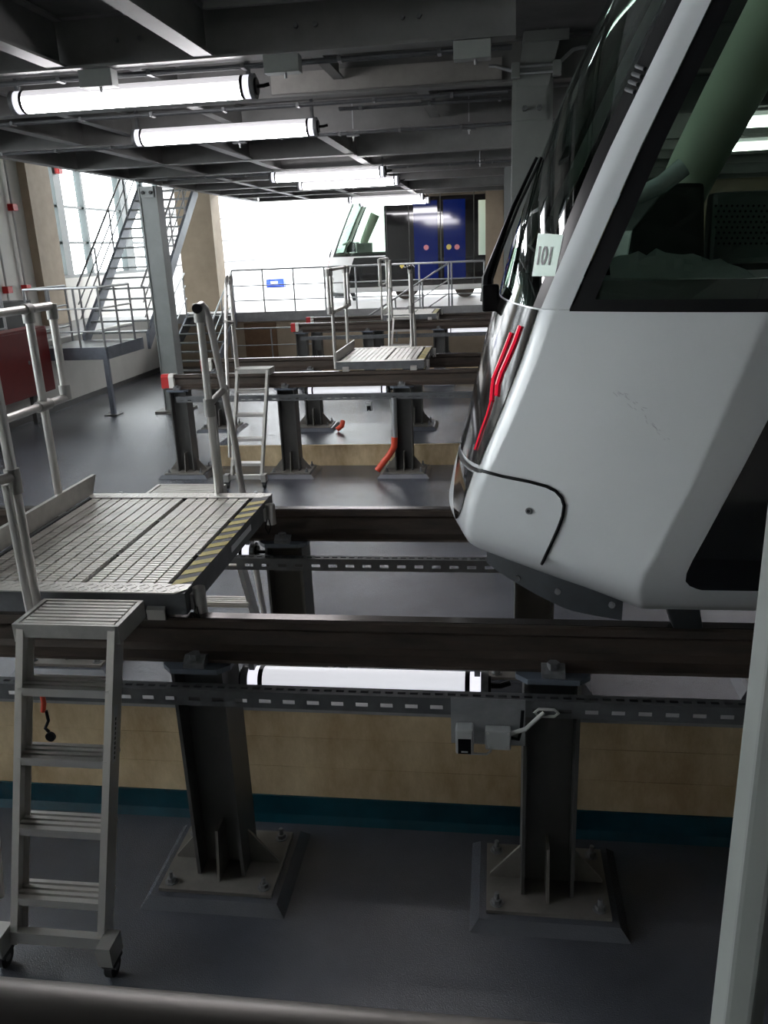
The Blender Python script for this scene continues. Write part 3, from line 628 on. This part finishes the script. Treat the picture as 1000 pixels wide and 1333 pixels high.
# wall pipes left
for dy, lb in ((17.75, 'thin red and white pipe on the left wall, farther'), (17.0, 'thin red and white pipe on the left wall, nearer')):
    p = thing('sprinkler_pipe', (-10.44, dy, 1.4), lb, 'pipe', 'pipes on the left wall')
    MB().tube([(-10.44, dy, 1.4), (-10.44, dy, 5.5)], .025, 8).build('pipe', 'plastic', p, smooth=40)
    for z in (2.2, 3.9): S3(-10.495, -10.36, dy - .09, dy + .09, z - .07, z + .07).build('red_valve', 'redtape', p)
al = S3(-10.5, -10.38, 19.95, 20.15, 4.75, 4.95).build('alarm_bell', 'redtape', bevel=.02); tag(al, 'small red alarm on the window frame at the left', 'alarm')
# folded bins near the left wall: dark trolley
tl = thing('cart', (-9.4, 14.8, 1.31), 'dark trolley standing on the left walkway behind the railing', 'cart')
S3(-9.8, -9.0, 14.4, 15.4, 1.45, 2.05).build('cart_body', 'dashboard', tl, bevel=.01)
for x in (-9.7, -9.1):
    for y in (14.5, 15.3): MB().tube([(x - .02, y, 1.38), (x + .02, y, 1.38)], .07, 12).build('wheel', 'rubber', tl)
# crate
cr = thing('plastic_crate', pxz(360, 374, 1.31), 'small blue plastic crate on the bright far floor', 'crate'); c0 = pxz(360, 374, 1.31); cxx, cyy, czz = c0
MB().box(cxx - .38, cxx + .38, cyy - .2, cyy + .2, czz, czz + .04).box(cxx - .38, cxx + .38, cyy - .2, cyy - .18, czz, czz + .30).box(cxx - .38, cxx + .38, cyy + .18, cyy + .2, czz, czz + .34).box(cxx - .38, cxx - .36, cyy - .2, cyy + .2, czz, czz + .34).box(cxx + .36, cxx + .38, cyy - .2, cyy + .2, czz, czz + .34).build('crate_body', 'bluecrate', cr)
S3(cxx - .18, cxx + .12, cyy - .205, cyy - .2, czz + .16, czz + .26).build('paper_label', 'label', cr)
# ------------------------------------------------------------------ tram
CY = TY[0] + GA / 2     # centre line
def itp(z, tab):
    zs = [a for a, _ in tab]; return float(np.interp(z, zs, [b for _, b in tab]))
XN = [(1.44, -.13), (1.52, -.19), (1.63, -.213), (1.76, -.187), (1.85, -.160), (1.96, -.128), (2.16, -.083), (2.33, -.042), (2.52, .012), (2.765, .078), (3.04, .172), (3.3, .275), (3.6, .416), (4.0, .64), (4.4, .95), (4.6, 1.2), (4.75, 1.6)]
XC = [(1.44, .0), (1.55, -.02), (1.60, -.055), (1.70, -.095), (1.787, -.10), (1.9, -.085), (2.03, -.04), (2.215, .04), (2.387, .108), (2.548, .161), (2.98, .346), (3.36, .531), (3.6, .65), (4.0, .86), (4.4, 1.12), (4.6, 1.35), (4.75, 1.7)]
YC = [(1.44, 3.4), (1.55, 3.2), (1.60, 3.04), (1.66, 2.90), (1.76, 2.75), (1.9, 2.67), (2.1, 2.65), (4.0, 2.65), (4.4, 2.72), (4.6, 2.85), (4.75, 3.1)]
XK = [(1.44, .52), (1.55, .50), (1.67, .455), (1.75, .454), (1.91, .516), (2.125, .60), (2.347, .674), (2.544, .736), (2.98, .88), (3.6, 1.08), (4.4, 1.4), (4.75, 1.9)]
YS = [(1.44, 2.8), (1.55, 2.61), (1.60, 2.53), (1.66, 2.465), (1.73, 2.41), (1.82, 2.385), (3.9, 2.385), (4.3, 2.43), (4.5, 2.52), (4.65, 2.66), (4.75, 2.9)]
XE = 9.0
def S_raw(u, z):
    xn, xc, yc, xk, ys = itp(z, XN), itp(z, XC), itp(z, YC), itp(z, XK), itp(z, YS)
    if u <= 1:
        c = (xn, CY), (xn, yc + .42), (xc, yc); a, b, d = (1 - u) ** 2, 2 * u * (1 - u), u * u
        return np.array([a * c[0][0] + b * c[1][0] + d * c[2][0], a * c[0][1] + b * c[1][1] + d * c[2][1], z])
    if u <= 2: t = u - 1; return np.array([xc + (xk - xc) * t, yc + (ys - yc) * t - .02 * math.sin(math.pi * t), z])
    t = u - 2; return np.array([xk + (XE - xk) * t, ys, z])
def S(u, z):
    for c, wl, wr in ((1., .06, .05), (2., .02, .0012)):
        if c - wl < u < c + wr:
            t = (u - c + wl) / (wl + wr); A, Bm, D = S_raw(c - wl, z), S_raw(c, z), S_raw(c + wr, z)
            return (1 - t) ** 2 * A + 2 * t * (1 - t) * Bm + t * t * D
    return S_raw(u, z)
def Nrm(u, z):
    e = .004; a = S(min(u + e, 3), z) - S(max(u - e, 0), z); b = S(u, min(z + e, 4.74)) - S(u, max(z - e, 1.45))
    n = np.cross(a, b); n /= np.linalg.norm(n)
    return n if n[1] < .25 or n[0] < 0 else -n
def Sv(u, z, off=0.):
    p = S(u, z)
    if off: p = p + Nrm(u, z) * off
    return Vector(tuple(p))
def mir(v): return Vector((v[0], 2 * CY - v[1], v[2]))
us = np.concatenate([np.linspace(0, 1, 160), np.linspace(1, 2, 240)[1:], 2 + np.linspace(0, .09, 60)[1:]]); zs_ = np.linspace(1.46, 4.3, 300)
GR = np.array([[S(u, z) for z in zs_] for u in us]); cc = (GR - np.array([0, 0, H])) @ CR.T
GP = np.stack([500 + FPX * cc[..., 0] / cc[..., 2], 666.5 + FPX * cc[..., 1] / cc[..., 2]], -1)
def uz(x, y):
    d = (GP[..., 0] - x) ** 2 + (GP[..., 1] - y) ** 2; i, j = np.unravel_index(np.argmin(d), d.shape); u, z = float(us[i]), float(zs_[j])
    def pr(u, z): c = CR @ (S(u, z) - np.array([0, 0, H])); return np.array([500 + FPX * c[0] / c[2], 666.5 + FPX * c[1] / c[2]])
    for _ in range(4):
        p = pr(u, z); e = 1e-3; J = np.stack([(pr(u + e, z) - p) / e, (pr(u, z + e) - p) / e], 1)
        if abs(np.linalg.det(J)) < 2e3: break
        st = np.linalg.solve(J, np.array([x, y]) - p); st = np.clip(st, -.01, .01); u = min(2.2, max(.0, u + st[0])); z = z + st[1]
    return float(u), float(z)
def onp(x, y, off=.004): return Sv(*uz(x, y), off)
TR0 = (.5, CY, RZ)
tram = thing('tram', TR0, 'large white tram nose with dark windscreen filling the right side', 'tram', 'white trams')
def ulist(a, b, n):
    return [a + (b - a) * i / n for i in range(n + 1)]
def patch(uf, zf, nu, nz, off=0., thick=0., mirror=True, both=None):
    """uf(s,t), zf(s,t) give surface parameters for s,t in 0..1"""
    mb = MB()
    rows = [[Sv(uf(i / nu, j / nz), zf(i / nu, j / nz), off) for i in range(nu + 1)] for j in range(nz + 1)]
    mb.grid(rows)
    mb.twin = MB().grid([[mir(p) for p in r][::-1] for r in rows]) if both else None
    if mirror and not both: mb.grid([[mir(p) for p in r][::-1] for r in rows])
    return mb
lin = lambda a, b: (lambda s: a + (b - a) * s)
SILL = 2.545
UL = ulist(0, .8, 14)[:-1] + ulist(.8, .94, 5)[:-1] + ulist(.94, 1.05, 12)[:-1] + ulist(1.05, 1.98, 10)[:-1] + ulist(1.98, 2.0012, 8)[:-1] + ulist(2.0012, 2.02, 3)[:-1] + ulist(2.02, 3, 8)
ZL = [1.55, 1.565, 1.58, 1.6, 1.62, 1.64, 1.68, 1.72, 1.76, 1.82, 1.9, 2.0, 2.1, 2.2, 2.3, 2.4, 2.5, SILL]
rows = [[Sv(u, z) for u in UL] for z in ZL]
mb = MB().grid(rows).grid([[mir(p) for p in r][::-1] for r in rows])
mb.grid([rows[0], [Vector((p.x, CY, 1.55)) for p in rows[0]]]).grid([[mir(p) for p in rows[0]], [Vector((p.x, CY, 1.55)) for p in rows[0]]])
body = mb.build('lower_body', 'trampaint', tram, smooth=35, fix=False)
# black front band between windscreen and bumper
zl = lambda u: 1.85 + .17 * u
bnd = patch(lambda s, t: .93 * s, lambda s, t: zl(.93 * s) + .02 + (SILL - .005 - zl(.93 * s) - .02) * t, 22, 14, .004).build('front_band', 'nosegloss', tram, smooth=40, fix=False)
def dense(p, k=4): return [(a[0] + (b[0] - a[0]) * i / k, a[1] + (b[1] - a[1]) * i / k) for a, b in zip(p, p[1:]) for i in range(k)] + [p[-1]]
def tl(p, off=.009, r=.006, n=8): return MB().tube([onp(x, y, off) for x, y in dense(p)], r, n)
tl([(680, 425), (673, 445), (664, 466), (655, 486), (650, 502), (649, 515)], r=.006).build('red_light_strip', 'redlens', bnd, smooth=40)
tl([(668, 434), (660, 455), (652, 475), (645, 492), (643, 508), (642, 522)], r=.005).build('red_light_strip', 'redlens', bnd, smooth=40)
tl([(642, 522), (637, 540), (629, 562), (621, 586)], r=.003).build('red_light_line', 'redlens', bnd, smooth=40)
# bumper inset and joints
ul_ = lambda t: .68 * (1 - t) ** .65; ur_ = lambda t: .87 - .22 * (1 - t) ** 3
zb_ = lambda u: 1.655 + .05 * u
ui_ = lambda s, t: ul_(t) + (ur_(t) - ul_(t)) * s
pp = patch(ui_, lambda s, t: zb_(ui_(s, t)) + (zl(ui_(s, t)) - .012 - zb_(ui_(s, t))) * t, 24, 14, .004, both=True)
for q_ in (pp, pp.twin): q_.build('bumper_inset', 'nosegloss', tram, smooth=40, fix=False)
patch(lambda s, t: 1.0 * s, lambda s, t: zl(1.0 * s) - .006 + .014 * t, 24, 1, .005).build('front_joint', 'black', tram, fix=False)
tl([(628, 613), (655, 620), (690, 627), (712, 633), (724, 639), (732, 648), (735, 658), (733, 672), (727, 688), (718, 708), (706, 733)], .003, .0055).build('panel_gap', 'black', tram, smooth=40)
p = onp(689, 665, 0.); n = Vector(tuple(Nrm(*uz(689, 665)))); MB().tube([p - n * .004, p + n * .006], .011, 14).build('panel_lock', 'castgrey', tram)
MB().tube([p + n * .004, p + n * .0075], .006, 12).build('panel_lock_core', 'black', tram)
# greenhouse: windscreen, pillar, side glass, cheeks
ZT = 4.35
zz = lambda s, t: SILL + (ZT - SILL) * t
ws = patch(lambda s, t: .90 * s, zz, 20, 20).build('windscreen', 'frontglass', tram, smooth=40, fix=False)
pp = patch(lambda s, t: .87 + .10 * s, zz, 4, 20, .003, both=True)
for q_ in (pp, pp.twin): q_.build('windscreen_border', 'black', tram, smooth=40, fix=False)
patch(lambda s, t: .90 * s, lambda s, t: SILL - .01 + .10 * t + .02 * s * t, 20, 2, -.012).build('windscreen_lower_border', 'nosegloss', tram, smooth=40, fix=False)
pp = patch(lambda s, t: .965 + .155 * s, zz, 8, 20, .008, both=True)
for q_ in (pp, pp.twin): q_.build('front_pillar', 'trampaint', tram, smooth=40, fix=False)
pp = patch(lambda s, t: 1.12 + .10 * s, zz, 4, 20, .002, both=True)
for q_ in (pp, pp.twin): q_.build('window_frame', 'black', tram, smooth=40, fix=False)
pp = patch(lambda s, t: 1.12 + 1.01 * s, lambda s, t: SILL - .004 + .035 * t, 30, 1, .003, both=True)
for q_ in (pp, pp.twin): q_.build('window_sill', 'black', tram, smooth=40, fix=False)
pp = patch(lambda s, t: 1.2 + .93 * s, zz, 16, 10, both=True)
for q_ in (pp, pp.twin): q_.build('side_window', 'tramglass', tram, smooth=40, fix=False)
# dark lower edge print of the side glass
pp = patch(lambda s, t: 1.2 + .93 * s, lambda s, t: SILL + .03 + .055 * t, 16, 1, -.004, both=True)
for q_ in (pp, pp.twin): q_.build('window_lower_print', 'dashboard', tram, smooth=40, fix=False)
# roof
ZR = [ZT, 4.42, 4.5, 4.58, 4.65, 4.7, 4.74]
rr = [[Sv(u, z) for u in UL] for z in ZR]; top = [Vector((p.x, CY, 4.745)) for p in rr[-1]]
MB().grid(rr + [top]).grid([[mir(p) for p in r][::-1] for r in rr + [top]]).build('roof', 'trampaint', tram, smooth=40, fix=False)
# black body side with doors (beyond the slanted white band)
XD = [(1.70, .64), (1.712, .605), (1.74, .582), (1.79, .58), (2.03, .681), (2.25, .766), (2.55, .88), (3.6, 1.16), (4.3, 1.42)]
rowsd = []
for z in [1.70, 1.706, 1.72, 1.74, 1.77, 1.82, 1.9, 2.1, 2.3, 2.5, 2.8, 3.2, 3.6, 4.0, 4.3]:
    y = itp(z, YS) - .006; x0 = itp(z, XD); rowsd.append([Vector((x0 + (8.9 - x0) * q, y, z)) for q in (0, .3, .7, 1)])
# leave the cab window open above the sill up to x = 1.75
lowr = [r for r in rowsd if r[0].z <= 2.51]; upr = [[Vector((max(1.75, v.x), v.y, v.z)) for v in r] for r in rowsd if r[0].z >= 2.49]
mb = MB()
for R in (lowr, upr): mb.grid(R).grid([[mir(p) for p in r][::-1] for r in R])
side = mb.build('side_panel', 'blackgloss', tram, fix=False)
for x in (1.80, 2.42, 3.28, 4.18): S3(x - .012, x + .012, 2.372, 2.38, 1.72, 4.25).build('panel_seam', 'dashboard', side)
for x0, x1 in ((2.55, 3.2), (3.36, 3.95)): S3(x0, x1, 2.370, 2.38, 1.85, 3.9).build('door_glass', 'bluelit', side)
for x, z, m in ((2.88, 2.70, 'pinksticker'), (3.72, 2.68, 'pinksticker'), (3.5, 2.69, 'yellow')): MB().tube([(x, 2.366, z), (x, 2.371, z)], .07, 16).build('round_sticker', m, side)
S3(4.3, 4.62, 2.372, 2.38, 2.45, 3.85).build('side_notice', 'stickergreen', side)
def text_mesh(s, size, bold=0.):
    c = bpy.data.curves.new('lettering', 'FONT'); c.body = s; c.size = size; c.offset = bold; c.align_x = 'CENTER'; c.align_y = 'CENTER'
    o = bpy.data.objects.new('lettering', c); COL.objects.link(o); dg = bpy.context.evaluated_depsgraph_get(); dg.update()
    me = o.evaluated_get(dg).to_mesh(); v = [tuple(q.co) for q in me.vertices]; f = [tuple(q.vertices) for q in me.polygons]
    o.evaluated_get(dg).to_mesh_clear(); bpy.data.objects.remove(o); bpy.data.curves.remove(c)
    return v, f
v, f = text_mesh('LUXTRAM', .17)
MB().add([(2.62 + a, 2.374, 2.25 + b) for a, b, _ in v], f).build('lettering', 'label', side, fix=False)
MB().add([(2.13, 2.374, 2.24), (2.19, 2.374, 2.17), (2.27, 2.374, 2.25), (2.19, 2.374, 2.33)], [(0, 1, 2, 3)]).build('yellow_emblem', 'yellow', side, fix=False)
# raised number on the body side
v, f = text_mesh('101', .075)
u0, zc = uz(834, 438); du = (uz(850, 438)[0] - uz(818, 438)[0]) / .07
mb = MB().add([Sv(u0 + a * du * .55, zc + b * .5, .0015) for a, b, _ in v], f); mb.build('number_relief', 'trampaint', tram, fix=False)
random.seed(5)
sc = MB()
for i in range(26):
    t = i / 25; x = 797 + 68 * t + random.uniform(-4, 4); y = 508 + 30 * t + 32 * t * t + random.uniform(-5, 5)
    sc.tube([onp(x, y, .0006), onp(x + random.uniform(2, 6), y + random.uniform(1, 5), .0006)], .0009, 4)
sc = sc.build('scuff_marks', 'label', tram); sc['kind'] = 'stuff'
# number sheet behind the windscreen
q = [(694, 360), (724, 360), (735, 306), (702, 304)]; Q = [uz(*p) for p in q]
def bil(s, t):
    a = [(1 - s) * (1 - t), s * (1 - t), s * t, (1 - s) * t]; return sum(w * c[0] for w, c in zip(a, Q)), sum(w * c[1] for w, c in zip(a, Q))
mb = MB().grid([[Sv(*bil(i / 6, j / 6), .004) for i in range(7)] for j in range(7)]); sh = mb.build('number_sheet', 'stickergreen', tram, fix=False)
v, f = text_mesh('101', .5, .004)
MB().add([Sv(*bil(.46 + a * .98, .45 + b * 1.25), .007) for a, b, _ in v], f).build('sheet_number', 'ink', sh, fix=False)
# vents by the pillar top
for i in range(4):
    a, b = uz(832 - i * 4.5, 88 + i * 10), uz(843 - i * 4.5, 92 + i * 10)
    MB().tube([Sv(*a, .010), Sv(*b, .010)], .006, 8).build('vent_louvre', 'galvdull', ws, smooth=40)
# wiper
wp = [(641, 392, 3.5), (642, 362, 3.52), (655, 322, 3.55), (676, 268, 3.58), (706, 205, 3.6)]
MB().tube([pxy(x - 7, y, Y) for x, y, Y in wp], [.028, .024, .012, .009, .006], 8).build('wiper_arm', 'black', tram, smooth=40)
MB().tube([pxy(x - 1, y, Y) for x, y, Y in wp[1:]], .007, 6).build('wiper_blade', 'rubber', tram, smooth=40)
S3(*[c for ab in zip(pxy(628, 405, 3.5), pxy(650, 365, 3.5)) for c in ab][:2], 3.46, 3.54, pxy(640, 405, 3.5).z, pxy(640, 370, 3.5).z).build('wiper_motor_cover', 'black', tram, bevel=.01)
# underside: skirt, rail guard, bogie
sk = []
for i in range(13):
    t = i / 12; xx = -.03 + .50 * t; yy = 3.17 - .34 * t - .04 * math.sin(math.pi * t)
    zb = 1.49 - .10 * min(1, t * 1.6) ** .8 + .01 * t; sk.append((Vector((xx, yy, 1.62)), Vector((xx, yy, zb))))
mb = MB().grid([[a for a, _ in sk], [b for _, b in sk]]).grid([[b for _, b in sk], [b + V(0, .02, 0) for _, b in sk]]).grid([[a + V(0, .02, 0) for a, _ in sk], [b + V(0, .02, 0) for _, b in sk]])
a, b = sk[-1]; mb.add([a, b, b + V(0, .02, 0), a + V(0, .02, 0)], [(0, 1, 2, 3)])
skb = mb.build('front_skirt', 'skirt', tram, smooth=30)
for t in (.25, .55, .93):
    xx = -.03 + .50 * t; yy = 3.17 - .34 * t - .04 * math.sin(math.pi * t); MB().tube([(xx, yy + .004, 1.475 - .02 * t), (xx - .003, yy - .008, 1.475 - .02 * t)], .012, 12).build('skirt_bolt', 'castgrey', skb)
MB().add([(.60, 2.93, 1.55), (.74, 2.93, 1.55), (.79, 2.93, 1.32), (.68, 2.93, 1.32), (.60, 3.02, 1.55), (.74, 3.02, 1.55), (.79, 3.02, 1.32), (.68, 3.02, 1.32)], [(0, 1, 2, 3), (4, 7, 6, 5), (0, 4, 5, 1), (1, 5, 6, 2), (2, 6, 7, 3), (3, 7, 4, 0)]).build('rail_guard', 'skirt', tram, bevel=.008)
for x in (2.2, 3.9):
    for y in (TY[0], TY[0] + GA): MB().tube([(x, y - .05, RZ + .29), (x, y + .05, RZ + .29)], .285, 28).build('wheel', 'railsteel', tram, smooth=40)
# cab interior
S3(.75, 8.9, 2.5, 4.9, 1.9, 1.95).build('cab_floor', 'dashboard', tram)
S3(1.78, 1.84, 2.45, 4.97, 1.95, 4.3).build('cab_bulkhead', 'cabfabric', tram)
d1, d2, d3, d4, d5 = pxy(815, 345, 3.3), pxy(822, 300, 3.3), pxy(872, 232 + 6, 3.3), pxy(918, 238, 3.3), pxy(918, 345, 3.3)
MB().prism([(p.x, p.z) for p in (d1, d2, d3, d4, d5)], 'y', 3.3, 4.1).build('dash_hood', 'dashboard', tram, bevel=.015)
S3(.35, 1.5, 2.72, 4.7, 2.3, 2.52).build('dash_shelf', 'dashboard', tram, bevel=.02)
s1, s2 = pxy(921, 345, 3.35), pxy(1040, 245, 3.35)
se = S3(s1.x, s2.x + .15, 3.35, 3.45, s1.z, s2.z).build('seat_back', 'cabgrey', tram, bevel=.02)
mb = MB()
for i in range(11):
    for j in range(8):
        c = pxy(932 + i * 7 + (j % 2) * 3.5, 268 + j * 7, 3.347); mb.tube([c, c + V(0, -.002, 0)], .0045, 6)
dt = mb.build('perforation', 'black', se); dt['kind'] = 'stuff'
MB().tube([pxy(880, 268, 4.3), pxy(905, 215, 4.3), pxy(950, 130, 4.3), pxy(1015, 10, 4.3)], [.115, .12, .13, .14], 16).build('inner_pillar', 'cabgreen', tram, smooth=40)
MB().tube([pxy(800, 266, 3.2), pxy(835, 253, 3.2), pxy(862, 240, 3.2), pxy(890, 217, 3.2)], [.026, .03, .032, .034], 12).build('glass_reflection', 'trampaint', tram, smooth=40)  # white tube stands in for a lamp reflection in the glass
# crumpled film on the shelf
nx, ny = 16, 4; random.seed(3)
rows = []
for j in range(ny + 1):
    R = []
    for i in range(nx + 1):
        s, t = i / nx, j / ny
        x = 795 + 190 * s; yb = 362; hgt = (34 * math.sin(math.pi * min(1, .25 + s * .75)) ** .6) * (.85 + .3 * random.random()) if 0 < t else 0
        p = pxy(x, yb - hgt * t, 2.66 + .10 * t); R.append(p + V(0, random.uniform(-.012, .012), 0))
    rows.append(R)
MB().grid(rows).grid([[p + V(0, .01, 0) for p in r] for r in rows]).build('plastic_film', 'wrap', tram, smooth=20)
copy_tree(tram, (.5 - 4.74, CY + 21, RZ), label='distant tram with black glossy side and blue doors beyond the fence', skip=('number_sheet', 'plastic_film'))
